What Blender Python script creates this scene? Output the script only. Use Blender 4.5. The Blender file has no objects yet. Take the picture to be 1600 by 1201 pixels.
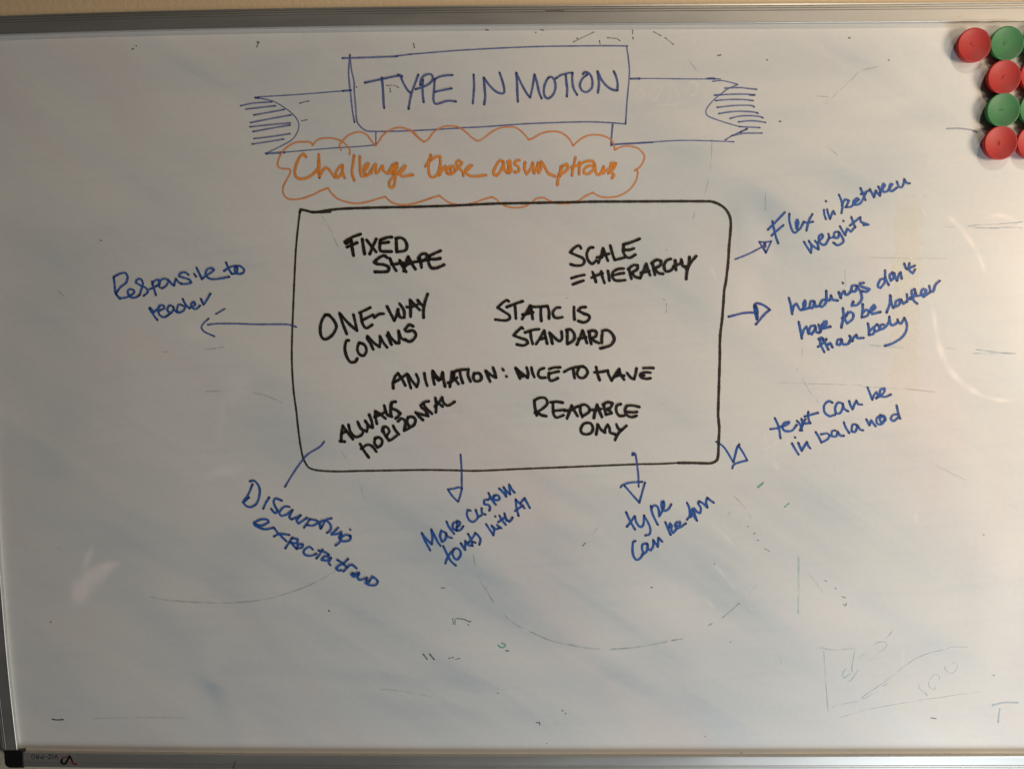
import bpy, math, random
import numpy as np
from mathutils import Vector, Matrix
random.seed(7); rng = np.random.default_rng(7)
scene = bpy.context.scene

# ------------------------------------------------------------------ camera
F_PX = 1202.0                      # focal length for a 1600 px wide picture
YAW, PITCH, ROLL = 0.01545906, -0.09874682, -0.00669436
CAM = np.array([0.6283704, -0.90207309, 0.11559226])
cyw, syw, cpt, spt = math.cos(YAW), math.sin(YAW), math.cos(PITCH), math.sin(PITCH)
FW = np.array([-syw*cpt, cyw*cpt, spt]); R0 = np.array([cyw, syw, 0.0]); U0 = np.cross(R0, FW)
RT = R0*math.cos(ROLL) + U0*math.sin(ROLL); UP = -R0*math.sin(ROLL) + U0*math.cos(ROLL)
cam = bpy.data.cameras.new('camera'); cam_o = bpy.data.objects.new('camera', cam)
scene.collection.objects.link(cam_o); scene.camera = cam_o
cam.sensor_width = 36.0; cam.lens = F_PX/1600*36.0; cam.clip_start = 0.01; cam.clip_end = 50
m = Matrix.Identity(4)
for r in range(3):
    m[r][0], m[r][1], m[r][2], m[r][3] = RT[r], UP[r], -FW[r], CAM[r]
cam_o.matrix_world = m

# ------------------------------------------------------------------ light
w = bpy.data.worlds.new('World'); scene.world = w; w.use_nodes = True
bg = w.node_tree.nodes['Background']; bg.inputs[0].default_value = (0.90, 0.96, 1.0, 1); bg.inputs[1].default_value = 0.015
def area(name, loc, target, size, power, col, shape='DISK'):
    l = bpy.data.lights.new(name, 'AREA'); l.shape = shape; l.size = size; l.energy = power; l.color = col
    o = bpy.data.objects.new(name, l); scene.collection.objects.link(o); o.location = loc
    o.rotation_euler = (Vector(target)-Vector(loc)).to_track_quat('-Z', 'Y').to_euler(); return o
area('key_lamp', (2.00, -0.68, 0.14), (0.85, 0, 0.08), 0.36, 11.0, (1.0, 0.81, 0.60))
area('window_light', (1.84, -0.66, -1.55), (0.85, 0, -0.1), 0.6, 29.0, (0.84, 0.93, 1.0))
area('ceiling_lamp', (1.42, -1.15, 1.62), (0.8, 0, 0.1), 0.04, 9.0, (1.0, 0.85, 0.68))
area('fill_light', (1.92, -1.22, 0.92), (1.1, 0, 0.3), 0.5, 2.4, (1.0, 0.81, 0.60))  # added soft fill, out of view, brightens the upper right of the frame
scene.view_settings.view_transform = 'Standard'; scene.view_settings.look = 'None'
scene.view_settings.exposure = 0.04; scene.view_settings.gamma = 1.0

# ------------------------------------------------------------------ helpers
def pl(px, py, h=0.0):
    """point of the plane y = -h (h metres in front of the board) seen at a photo position"""
    px = np.asarray(px, float); py = np.asarray(py, float)
    d = FW[None, :]*F_PX + np.outer(px-800.0, RT) - np.outer(py-600.5, UP)
    t = (-h - CAM[1])/d[:, 1]
    P = CAM[None, :] + d*t[:, None]
    return P[:, 0], P[:, 2]
def link(o, parent=None):
    scene.collection.objects.link(o)
    if parent: o.parent = parent
    return o
def mesh_obj(name, verts, faces, mat, parent=None, smooth=False):
    me = bpy.data.meshes.new(name); me.from_pydata([tuple(map(float, v)) for v in verts], [], faces); me.update()
    if mat: me.materials.append(mat)
    if smooth: me.polygons.foreach_set('use_smooth', [True]*len(me.polygons))
    return link(bpy.data.objects.new(name, me), parent)
def N(nt, t, loc=None, **kw):
    n = nt.nodes.new(t)
    for k, v in kw.items(): setattr(n, k, v)
    return n
def new_mat(name, **kw):
    mt = bpy.data.materials.new(name); mt.use_nodes = True
    b = mt.node_tree.nodes['Principled BSDF']
    for k, v in kw.items(): b.inputs[k].default_value = v
    return mt, mt.node_tree, b

# ------------------------------------------------------------------ materials
# ink: colour and cover come from the pen strokes
m_ink, nt, b = new_mat('marker_ink', Roughness=0.42)
at = N(nt, 'ShaderNodeAttribute', attribute_name='ink')
tc = N(nt, 'ShaderNodeTexCoord'); nz = N(nt, 'ShaderNodeTexNoise'); nz.inputs['Scale'].default_value = 420; nz.inputs['Detail'].default_value = 3
mr = N(nt, 'ShaderNodeMapRange'); mr.inputs['From Min'].default_value = .3; mr.inputs['From Max'].default_value = .7
mr.inputs['To Min'].default_value = .82; mr.inputs['To Max'].default_value = 1.12; mr.clamp = False
mu = N(nt, 'ShaderNodeMath', operation='MULTIPLY', use_clamp=True)
nt.links.new(tc.outputs['Object'], nz.inputs['Vector']); nt.links.new(nz.outputs['Fac'], mr.inputs['Value'])
nt.links.new(at.outputs['Alpha'], mu.inputs[0]); nt.links.new(mr.outputs['Result'], mu.inputs[1])
nt.links.new(at.outputs['Color'], b.inputs['Base Color']); nt.links.new(mu.outputs[0], b.inputs['Alpha'])

# board enamel with wiped ink haze and painted-in pale reflections
m_board, nt, b = new_mat('board_enamel', Roughness=0.34)
b.inputs['Coat Weight'].default_value = 0.15; b.inputs['Coat Roughness'].default_value = 0.12
at = N(nt, 'ShaderNodeAttribute', attribute_name='wear_and_glints')
tc = N(nt, 'ShaderNodeTexCoord')
def noise(scale, rot, sc, detail=4, dist=0.0):
    m0 = N(nt, 'ShaderNodeMapping'); m0.inputs['Rotation'].default_value = (0, math.radians(rot), 0)
    mp = N(nt, 'ShaderNodeMapping'); mp.inputs['Scale'].default_value = sc
    nt.links.new(m0.outputs['Vector'], mp.inputs['Vector'])
    n = N(nt, 'ShaderNodeTexNoise'); n.inputs['Scale'].default_value = scale; n.inputs['Detail'].default_value = detail
    n.inputs['Distortion'].default_value = dist
    nt.links.new(tc.outputs['Object'], m0.inputs['Vector']); nt.links.new(mp.outputs['Vector'], n.inputs['Vector']); return n.outputs['Fac']
def rng_map(v, a, c, lo, hi):
    r = N(nt, 'ShaderNodeMapRange'); r.inputs['From Min'].default_value = a; r.inputs['From Max'].default_value = c
    r.inputs['To Min'].default_value = lo; r.inputs['To Max'].default_value = hi; nt.links.new(v, r.inputs['Value']); return r.outputs['Result']
def mth(op, a, c, clamp=False):
    n = N(nt, 'ShaderNodeMath', operation=op, use_clamp=clamp)
    for i, v in enumerate((a, c)):
        if isinstance(v, (int, float)): n.inputs[i].default_value = v
        else: nt.links.new(v, n.inputs[i])
    return n.outputs[0]
def mixc(f, a, c):
    n = N(nt, 'ShaderNodeMix', data_type='RGBA')
    if isinstance(f, (int, float)): n.inputs['Factor'].default_value = f
    else: nt.links.new(f, n.inputs['Factor'])
    for i, v in ((6, a), (7, c)):
        if isinstance(v, tuple): n.inputs[i].default_value = (*v, 1)
        else: nt.links.new(v, n.inputs[i])
    return n.outputs[2]
broad = rng_map(noise(3.2, -25, (1, 1, 1.6), 5, .8), .40, .66, 0, 1)
streak = rng_map(noise(7, -34, (.30, 1, 2.6), 5, .6), .45, .70, 0, 1)
streak2 = rng_map(noise(22, 4, (.25, 1, 4.0), 5, .3), .50, .75, 0, 1)
pinkn = rng_map(noise(2.6, -60, (1, 1, 2.2), 4, 1.0), .50, .68, 0, 1)
sep = N(nt, 'ShaderNodeSeparateColor'); nt.links.new(at.outputs['Color'], sep.inputs[0])
g = mth('MULTIPLY', sep.outputs[0], mth('ADD', .55, mth('MULTIPLY', streak, .7)))
g = mth('MULTIPLY', g, 1.5); g = mth('ADD', g, mth('MULTIPLY', broad, .24)); g = mth('ADD', g, mth('MULTIPLY', streak, .17)); g = mth('ADD', g, mth('MULTIPLY', streak2, .10), True)
c0 = mixc(mth('MULTIPLY', pinkn, .8), (.775, .76, .73), (.80, .715, .69))
c1 = mixc(g, c0, (.49, .56, .61))
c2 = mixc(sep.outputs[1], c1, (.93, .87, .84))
fine = rng_map(noise(160, 0, (1, 1, 1), 2), .3, .7, .985, 1.015)
vm = N(nt, 'ShaderNodeVectorMath', operation='SCALE'); nt.links.new(c2, vm.inputs[0]); nt.links.new(fine, vm.inputs['Scale'])
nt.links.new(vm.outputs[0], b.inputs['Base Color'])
nt.links.new(rng_map(streak, 0, 1, .28, .42), b.inputs['Roughness'])

m_alu, nt, b = new_mat('brushed_aluminium', Metallic=0.78, Roughness=0.5)
tc = N(nt, 'ShaderNodeTexCoord')
sc = rng_map(noise(30, 0, (.12, 1, 1), 5), .35, .65, 0, 1)
col = mixc(sc, (.53, .52, .49), (.57, .555, .525)); nt.links.new(col, b.inputs['Base Color'])
nt.links.new(rng_map(noise(60, 0, (.15, 1, 1), 3), .3, .7, .40, .48), b.inputs['Roughness'])
m_black, nt, b = new_mat('black_plastic', Roughness=0.45); b.inputs['Base Color'].default_value = (.008, .008, .008, 1)

m_wall, nt, b = new_mat('painted_plaster', Roughness=0.8)
tc = N(nt, 'ShaderNodeTexCoord')
wf = rng_map(noise(5, 0, (1, 1, 1), 5), .35, .65, 0, 1)
nt.links.new(mixc(wf, (.84, .67, .46), (.88, .71, .49)), b.inputs['Base Color'])
bp = N(nt, 'ShaderNodeBump'); bp.inputs['Strength'].default_value = .25; bp.inputs['Distance'].default_value = .002
nt.links.new(noise(180, 0, (1, 1, 1), 3), bp.inputs['Height']); nt.links.new(bp.outputs['Normal'], b.inputs['Normal'])
def magnet_mat(name, ca, cb):
    global nt, tc
    mt, nt, b = new_mat(name, Roughness=0.55)
    tc = N(nt, 'ShaderNodeTexCoord')
    nt.links.new(mixc(rng_map(noise(60, 0, (1, 1, 1), 4), .35, .65, 0, 1), ca, cb), b.inputs['Base Color'])
    bp = N(nt, 'ShaderNodeBump'); bp.inputs['Strength'].default_value = .06; bp.inputs['Distance'].default_value = .0004
    nt.links.new(noise(900, 0, (1, 1, 1), 2), bp.inputs['Height']); nt.links.new(bp.outputs['Normal'], b.inputs['Normal'])
    return mt
m_red = magnet_mat('red_plastic', (.38, .018, .017), (.43, .022, .019))
m_green = magnet_mat('green_plastic', (.038, .17, .062), (.050, .21, .075))

# ------------------------------------------------------------------ wall
def wall_mesh():
    v = [(-2.5, .0105, -1.6), (4.5, .0105, -1.6), (4.5, .0105, 1.9), (-2.5, .0105, 1.9), (-2.5, .10, -1.6), (4.5, .10, -1.6), (4.5, .10, 1.9), (-2.5, .10, 1.9)]
    return v, [(0, 1, 2, 3), (5, 4, 7, 6), (4, 5, 1, 0), (3, 2, 6, 7), (4, 0, 3, 7), (1, 5, 6, 2)]
v, f = wall_mesh(); wl = mesh_obj('wall', v, f, m_wall); wl['kind'] = 'structure'
wl['label'] = 'warm tan painted wall behind the whiteboard'

# ------------------------------------------------------------------ whiteboard
W = 0.0215; ZT = 0.45-W; ZB = -0.45+W; XR = 1.457
board = bpy.data.objects.new('whiteboard', None); link(board); board.location = (0.7, 0, -0.45)
board['label'] = 'large whiteboard in a grey aluminium frame covered in blue, black and orange handwriting'
board['category'] = 'whiteboard'
def part(name, verts, faces, mat, parent=None, smooth=False, label=None):
    o = mesh_obj(name, verts, faces, mat, parent or board, smooth)
    if parent is None: o.matrix_parent_inverse = Matrix.Translation((-0.7, 0, 0.45))
    if label: o['label'] = label
    return o

# surface: a thin steel sheet, finely divided to carry wiped ink haze and painted pale reflections
NX, NZ = 820, 500
xs = np.linspace(-0.014, XR+0.008, NX); zs = np.linspace(ZB-0.010, ZT+0.010, NZ)
X, Z = np.meshgrid(xs, zs)
verts = np.stack([X.ravel(), np.zeros(X.size), Z.ravel()], -1)
ai = (np.arange(NZ-1)[:, None]*NX+np.arange(NX-1)[None, :]).ravel()
faces = np.stack([ai, ai+1, ai+1+NX, ai+NX], -1).tolist()
nb = len(verts)
rim = list(range(NX)) + [NX*(j+1)-1 for j in range(1, NZ)] + [NX*(NZ-1)+i for i in range(NX-2, -1, -1)] + [NX*j for j in range(NZ-2, 0, -1)]
back = [(verts[r][0], .010, verts[r][2]) for r in rim]
verts = verts.tolist()+back
for k in range(len(rim)):
    k2 = (k+1) % len(rim); faces.append((rim[k2], rim[k], nb+k, nb+k2))
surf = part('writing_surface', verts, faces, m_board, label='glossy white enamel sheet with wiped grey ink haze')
GR = [(1050,150,60,30,0,.2),(1230,180,90,20,-5,.2),(620,480,60,40,30,.14),(850,620,90,26,-12,.14),(540,420,40,60,0,.12),(930,540,70,30,20,.14),(230,760,120,30,25,.16),(90,700,40,90,0,.12),(430,880,80,20,30,.18),(560,1090,120,16,0,.18),(1010,880,70,50,20,.22),(1180,1010,90,70,60,.2),(600,1010,100,30,8,.22),(860,870,60,34,60,.2),(1400,860,70,60,40,.16),(760,900,120,14,12,.2),(1030,1000,40,90,-20,.16),(900,1120,120,30,5,.2),(560,900,150,14,38,.2),(820,1000,230,30,38,.30),(980,980,190,26,40,.28),(700,850,170,22,35,.22),(1120,930,190,30,42,.26),(1240,820,170,24,38,.26),(420,1000,120,18,50,.2),(860,760,150,16,30,.18),(1330,900,120,22,35,.2),(640,1060,260,16,4,.25),(740,940,150,20,25,.22),(1150,1100,160,36,12,.2),  # cx, cy, rx, ry, angle, strength  (photo positions): hazes of wiped ink
 (1300,95,150,38,0,.30),(1190,330,55,60,20,.28),(1345,285,105,48,-8,.30),(1010,410,90,60,20,.18),(700,800,85,30,-5,.22),(900,930,130,42,20,.30),
 (750,1060,200,34,3,.30),(950,1085,150,62,10,.30),(1130,880,130,90,25,.32),(1285,790,95,80,30,.30),(650,1110,160,26,3,.26),(250,970,95,26,42,.34),
 (335,1085,75,16,62,.40),(160,845,90,40,10,.22),(375,860,80,60,0,.28),(1200,965,130,80,20,.26),(480,690,60,40,0,.26),(430,640,60,50,0,.16),
 (1130,230,90,16,-6,.22),(1180,110,120,12,3,.20),(300,115,90,26,0,.16),(420,105,60,30,0,.22),(280,310,80,60,0,.10),(330,395,110,50,20,.12),
 (560,960,120,60,0,.20),(680,1000,110,80,10,.20),(1420,1020,90,40,-10,.16),(1530,900,40,90,0,.12),(1000,300,200,90,0,.06),(80,420,60,140,0,.10),
 (660,860,70,26,-12,.2),(900,840,120,18,14,.22),(980,780,70,16,20,.2),(1400,190,110,16,-2,.14),(1330,450,120,110,0,.08),(560,540,60,30,0,.14),
 (620,650,50,60,0,.14),(1090,460,50,60,0,.16),(1050,640,60,60,0,.12)]
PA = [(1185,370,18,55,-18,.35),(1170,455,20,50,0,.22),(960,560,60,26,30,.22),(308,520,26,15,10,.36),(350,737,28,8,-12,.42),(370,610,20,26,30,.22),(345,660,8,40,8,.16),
 (128,920,17,24,28,.98),(150,898,22,15,-22,.85),(168,885,16,8,-12,.85),(137,872,6,20,20,.6),(20,640,26,45,0,.14),(1560,900,40,150,0,.2),(1460,600,80,90,0,.10),  # strong lower-left blobs: a reflection painted into the surface colour
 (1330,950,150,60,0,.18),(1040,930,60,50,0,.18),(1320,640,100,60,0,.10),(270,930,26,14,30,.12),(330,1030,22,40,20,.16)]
def parse(s): return [[tuple(map(float, p.split(','))) for p in st.split()] for st in s.split(';') if st.strip()]
def catmull(P, step):
    P = np.array(P, float)
    if len(P) < 3:
        n = max(2, int(np.hypot(*(P[-1]-P[0]))/step)+1); return P[0]+(P[-1]-P[0])*np.linspace(0, 1, n)[:, None]
    Q = np.vstack([2*P[0]-P[1], P, 2*P[-1]-P[-2]]); out = []
    for i in range(1, len(Q)-2):
        p0, p1, p2, p3 = Q[i-1], Q[i], Q[i+1], Q[i+2]
        n = max(2, int(np.hypot(*(p2-p1))/step)+1); t = np.linspace(0, 1, n, endpoint=(i == len(Q)-3))[:, None]
        out.append(.5*((2*p1)+(-p0+p2)*t+(2*p0-5*p1+4*p2-p3)*t*t+(-p0+3*p1-3*p2+p3)*t**3))
    return np.vstack(out)
V = np.array([[q[0], 0, q[2]] for q in verts]); D = V - CAM[None, :]; zz = D@FW
PX = 800+F_PX*(D@RT)/zz; PY = 600.5-F_PX*(D@UP)/zz
def blobs(lst, p):
    s = np.zeros(len(PX))
    for cx, cy, rx, ry, an, st in lst:
        a = math.radians(an); dx, dy = PX-cx, PY-cy
        wob = 1+.16*np.sin(dx/rx*3+cy)*np.cos(dy/ry*2.3+cx)
        u = (dx*math.cos(a)+dy*math.sin(a))/rx*wob; q = (-dx*math.sin(a)+dy*math.cos(a))/ry*wob
        s = np.maximum(s, st*np.exp(-(u*u+q*q)**p)) + 0.35*np.minimum(s, st*np.exp(-(u*u+q*q)**p))
    return s
def lines(field, spec, crop, width, st):
    x0, y0, sc_ = crop; wd = width/sc_/2
    for pth in parse(spec):
        C = catmull([(x0+a/sc_, y0+c/sc_) for a, c in pth], 1.5)
        lo = C.min(0)-wd*2.5; hi = C.max(0)+wd*2.5
        idx = np.nonzero((PX > lo[0]) & (PX < hi[0]) & (PY > lo[1]) & (PY < hi[1]))[0]
        if not len(idx): continue
        d = np.full(len(idx), 1e9); ti = np.zeros(len(idx))
        for q, (a, c) in enumerate(C):
            e = np.hypot(PX[idx]-a, PY[idx]-c); b2 = e < d; d[b2] = e[b2]; ti[b2] = q
        L = ti/max(1, len(C)-1)
        v = st*np.exp(-(d/wd)**3)*(.7+.3*np.sin(ti*.21+a))*np.clip(np.minimum(L, 1-L)*7+.25, 0, 1)
        field[idx] = np.maximum(field[idx], v)
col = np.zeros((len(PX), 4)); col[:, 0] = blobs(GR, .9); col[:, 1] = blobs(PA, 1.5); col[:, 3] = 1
PALE = []
PALE.append(('350,690 360,770 375,860 400,950 450,1040 520,1100 600,1140 690,1158 760,1150;600,300 660,290 720,305 781,345;420,290 480,345 560,460 600,560', (1340,240,3.004), 19, 0.8))  # white glint arcs painted into the surface as pale colour
PALE.append(('370,860 400,950 450,1035 510,1090 575,1130', (1340,240,3.004), 30, 1.0))  # brighter core of the same painted glint
PALE.append(('210,630 260,590 280,520 240,500 220,560 260,600 300,580;340,520 350,590 400,590 440,500 460,450 400,470 345,520;530,610 550,430 640,600;680,570 700,480 740,420 790,440 800,560;730,560 830,500;880,440 880,590;830,620 900,620 960,570;1020,450 1020,520;380,650 560,640 690,610', (960,60,6.1538), 18, 0.42))
PALE.append(('30,600 50,680 70,820;0,740 60,740 110,680;130,720 160,660 200,700 170,740 240,730;260,700 290,640;560,500 640,560 680,470;540,560 600,620;940,160 950,220;700,460 760,470 810,420', (1190,590,6.6667), 18, 0.42))
PALE.append(('150,240 200,300 250,360;130,40 180,90 240,150;90,370 150,450;1035,650 1030,720;1090,0 1100,60', (1066,800,2.994), 12, 0.42))
PALE.append(('565,920 640,1020 700,1100 760,1190', (960,740,8), 15, 0.42))
PALE.append(('720,960 780,930 850,960;560,1130 700,1180;900,1140 900,1200;1000,1150 1060,1200', (800,530,6.6667), 11, 0.42))
PALE.append(('135,50 150,85 160,110;425,900 430,960 450,1000', (1066,400,2.996), 15, 0.42))
for sp_, cr_, wd_, st_ in PALE: lines(col[:, 1], sp_, cr_, wd_, st_)
ca = surf.data.color_attributes.new('wear_and_glints', 'FLOAT_COLOR', 'POINT'); ca.data.foreach_set('color', col.ravel())

# frame rails: ridged profile swept along the slightly bowed edges of the board
FH = .0052
PROF = [(0,-1.5),(0,4.4),(.015,5.0),(.05,5.2),(.075,4.95),(.60,4.95),(.61,4.1),(.635,4.1),(.65,5.0),(.715,5.0),(.73,3.9),(.755,3.9),(.77,4.7),(.835,4.7),(.85,3.5),(.875,3.5),(.89,4.3),(.96,4.1),(1,3.0),(1,-10.3)]
def rail(inner, outdir, n, w=W):
    """inner: (x,z) stations; outdir: outward unit (x,z)"""
    vs, fs = [], []
    K = len(PROF)
    for (x, z) in inner:
        for (u, h) in PROF: vs.append((x+outdir[0]*w*u, -h/1000, z+outdir[1]*w*u))
    for i in range(len(inner)-1):
        for k in range(K-1):
            a = i*K+k; fs.append((a, a+1, a+1+K, a+K))
    fs.append(tuple(range(K))); fs.append(tuple(range((len(inner)-1)*K, len(inner)*K))[::-1])
    return vs, fs
def smoothpts(pxs, pys, axis, lo, hi, end0, end1, n=60, deg=3):
    a, c = pl(pxs, pys, FH)
    if axis == 0: t, s = a, c
    else: t, s = c, a
    t = np.concatenate([[end0[0]], t, [end1[0]]]); s = np.concatenate([[end0[1]], s, [end1[1]]])
    cf = np.polyfit(t, s, deg); tt = np.linspace(lo, hi, n); return tt, np.polyval(cf, tt)
tt, ss = smoothpts([0,90,200,533,800,1000,1400,1600],[54.5,51,47.2,41.3,39,38,33.6,32.3],0,0.003,XR-.001,(-.0,ZT-.003),(XR,ZT+.001))
top = part('frame_rail', *rail(list(zip(tt, ss)), (0, 1), 60), m_alu, label='top rail of the aluminium frame, dark at its left end')
TOPF = (tt, ss)
tt, ss = smoothpts([60,200,533,800,1066,1400,1600],[1176.6,1177.9,1179.6,1180.6,1180.9,1180.9,1179.6],0,0.003,XR-.001,(-.0,ZB+.001),(XR,ZB-.001))
bot = part('frame_rail', *rail(list(zip(tt, ss)), (0, -1), 60, .0203), m_alu, label='bottom rail of the aluminium frame with upside-down lettering')
zz_ = np.linspace(ZB+.002, ZT-.002, 40)
x_l, z_l = pl([26,20,13.5,5.5,-4], [1174,1112,1051,960,867], FH)
cf = np.polyfit(np.concatenate([z_l, [ZT, .2]]), np.concatenate([x_l, [0, -.001]]), 3)
part('frame_rail', *rail([(float(np.polyval(cf, z)), z) for z in zz_], (-1, 0), 40), m_alu, label='left rail of the aluminium frame')
part('frame_rail', *rail([(XR, z) for z in zz_], (1, 0), 40), m_alu)
# corner caps: black plastic, rounded outer corner
def cap(cx, cz, sx, sz):
    s = W*1.02; r = .0068; kz = .93 if sz < 0 else 1; pts = [(-.0022, -.0022), (s, -.0016)]
    pts += [(s-r+r*math.cos(a), s-r+r*math.sin(a)) for a in np.linspace(0, math.pi/2, 7)]
    pts += [(-.0016, s)]
    n = len(pts); vs = []
    for inset, h in ((0, -10.2), (0, 5.6), (.0007, 6.1)):
        for (a, c) in pts:
            k = 1-inset/s*2; vs.append((cx+sx*((a-s/2)*k+s/2), -h/1000, cz+sz*kz*((c-s/2)*k+s/2)))
    fs = []
    for l in range(2):
        for i in range(n):
            j = (i+1) % n; fs.append((l*n+i, l*n+j, (l+1)*n+j, (l+1)*n+i))
    fs.append(tuple(range(2*n, 3*n)))
    return part('corner_cap', vs, fs, m_black)
cap(0.0022, ZB, -1, -1); cap(-.001, ZT, -1, 1); cap(XR, ZB, 1, -1); cap(XR, ZT, 1, 1)

# ------------------------------------------------------------------ pen strokes
INK = {'black': ((.022,.018,.015), (.006,.005,.005), 1.0), 'box': ((.040,.033,.024), (.012,.010,.008), .96),
 'blue': ((.030,.125,.46), (.010,.024,.14), .96), 'banner': ((.13,.17,.42), (.03,.045,.20), .68), 'bannert': ((.095,.135,.37), (.014,.022,.12), .88),
 'arrow': ((.060,.115,.42), (.015,.028,.17), .88),
 'orange': ((.90,.33,.06), (.78,.23,.03), .93), 'cloud': ((.84,.33,.12), (.76,.26,.07), .84),
 'print': ((.012,.012,.012), (.01,.01,.01), .95), 'redprint': ((.20,.012,.02), (.2,.012,.02), .95), 'blackprint': ((.006,.006,.006), (.006,.006,.006), 1),
 'redink': ((.12,.01,.01), (.10,.01,.01), .85)}
def split(P):
    """break at sharp corners"""
    segs, cur = [], [P[0]]
    for i in range(1, len(P)):
        cur.append(P[i])
        if i < len(P)-1:
            a = np.subtract(P[i], P[i-1]); c = np.subtract(P[i+1], P[i])
            na, nc = np.hypot(*a), np.hypot(*c)
            if na > 0 and nc > 0 and np.dot(a, c)/(na*nc) < .10: segs.append(cur); cur = [P[i]]
    segs.append(cur); return segs
def strokes(name, spec, crop, width, ink, h=.0002, label=None, parent=None, step=1.3, kind=None, taper=0.0, hb=0.0, fade=0.0):
    x0, y0, s = crop; base, dark, alpha = INK[ink] if isinstance(ink, str) else ink
    vs, fs, cs = [], [], []
    hh = h
    for st in parse(spec) if isinstance(spec, str) else spec:
        st = [(x0+a/s, y0+c/s) for a, c in st]
        if len(st) == 1: st = [st[0], (st[0][0]+.3, st[0][1]+.3)]
        pieces = split(st)
        tot = sum(np.hypot(*np.subtract(st[i+1], st[i])) for i in range(len(st)-1))
        run = 0.0; ph = random.random()*6.28; wv = 1+random.uniform(-.05, .05)
        for pc in pieces:
            C = catmull(pc, step); C = C[np.concatenate([[True], np.hypot(*(np.diff(C, axis=0).T)) > 1e-6])]
            if len(C) < 2: continue
            d = np.gradient(C, axis=0); d /= np.maximum(np.hypot(d[:, 0], d[:, 1]), 1e-9)[:, None]
            L = np.concatenate([[0], np.cumsum(np.hypot(*(np.diff(C, axis=0).T)))])+run
            wd = width/s/2*wv*(1+.07*np.sin(L*.23+ph)+.04*np.sin(L*.71+ph*2))
            if taper: wd = wd*(1-taper*(L/max(tot, 1)))
            nrm = np.stack([-d[:, 1], d[:, 0]], -1)
            n = len(C); hs = hh+np.linspace(0, 1.6e-5, n)
            e = np.minimum(L, tot-L); k = np.exp(-np.maximum(e, 0)/2.2)[:, None]
            k = np.clip(k*.9+.18*(.5+.5*np.sin(L*.11+ph*3))[:, None], 0, 1)
            cc = np.array(base)[None]*(1-k)+np.array(dark)[None]*k
            al = alpha*np.ones(n)+(1-alpha)*k[:, 0]*.8
            if fade: al = alpha*.72*np.clip(.66+.3*np.sin(L*.07+ph)+.2*np.sin(L*.27+ph*2), .25, 1)*np.clip(e/5+.15, 0, 1)
            A = C+nrm*wd[:, None]; B = C-nrm*wd[:, None]; o = len(vs)
            ring = []
            for i in range(n):
                ring += [(A[i], hs[i], cc[i], al[i]), (C[i], hs[i], cc[i], al[i]), (B[i], hs[i], cc[i], al[i])]
            for i in range(n-1):
                a = o+3*i; fs += [(a, a+1, a+4, a+3), (a+1, a+2, a+5, a+4)]
            for (ci, sg) in ((0, -1), (n-1, 1)):       # round pen ends
                o2 = o+len(ring); M = 6
                for q in range(1, M):
                    t = math.pi*q/M; dirv = nrm[ci]*math.cos(t)+sg*d[ci]*math.sin(t)
                    ring.append((C[ci]+dirv*wd[ci], hs[ci], cc[ci], al[ci]))
                ids = [o+3*ci]+list(range(o2, o2+M-1))+[o+3*ci+2]
                for q in range(M): fs.append((o+3*ci+1, ids[q], ids[q+1]))
            P = np.array([r[0] for r in ring]); H = np.array([r[1] for r in ring])
            gx, gz = pl(P[:, 0], P[:, 1], h+hb)
            for i in range(len(ring)): vs.append((gx[i], -(H[i]+hb), gz[i])); cs.append((*ring[i][2], ring[i][3]))
            hh += 8e-6; run = L[-1]
    me = bpy.data.meshes.new(name); me.from_pydata(vs, [], fs); me.update(); me.materials.append(m_ink)
    c_ = me.color_attributes.new('ink', 'FLOAT_COLOR', 'POINT'); c_.data.foreach_set('color', np.array(cs, dtype=np.float32).ravel())
    o = bpy.data.objects.new(name, me); link(o, parent or board); o.matrix_parent_inverse = Matrix() if parent else Matrix.Translation((-.7, 0, .45))
    if label: o['label'] = label
    if kind: o['kind'] = kind
    return o
def each(name, spec, *a, **k):
    for st in spec.split(';'): strokes(name, st, *a, **k)
A=(360,60,6.1538);B=(560,60,6.1538);C_=(760,60,6.1538);D_=(960,60,6.1538);E_=(420,180,6.1538);F_=(640,180,6.1538);G_=(800,180,6.1538)
H_=(520,350,8);I_=(870,350,6.6667);J_=(480,440,6.6667);K_=(760,440,6.6667);L_=(590,530,6.6667);M_=(800,530,6.6667);N_=(500,590,6.6667)
O_=(160,380,6.6667);P_=(360,720,6.1538);Q_=(640,740,8);R_=(960,740,8);S_=(1180,270,6.4);T_=(1220,390,6.1538);U_=(1190,590,6.6667)
V_=(1100,290,10);W_=(1090,440,10);X_=(1060,640,10);Y_=(420,640,5);Z_=(960,680,5);AA=(640,840,3.6364);AB=(1260,960,4.7059);AC=(1340,240,3.004)
Q1=(0,0,3.0019);Q2=(0,400,3.0019);Q3=(0,800,2.994);Q4=(533,800,2.994);Q5=(1066,800,2.994);Q6=(1066,400,2.996);Q7=(1066,0,2.996);Q8=(533,0,3.0019);PXC=(0,0,1)
WORD = 'handwritten_word'
def word(text, spec, crop, width, ink, h=.00040, colour=None, **kw):
    return strokes(WORD, spec, crop, width, ink, h, f'{colour} handwritten {text}', **kw)

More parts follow.
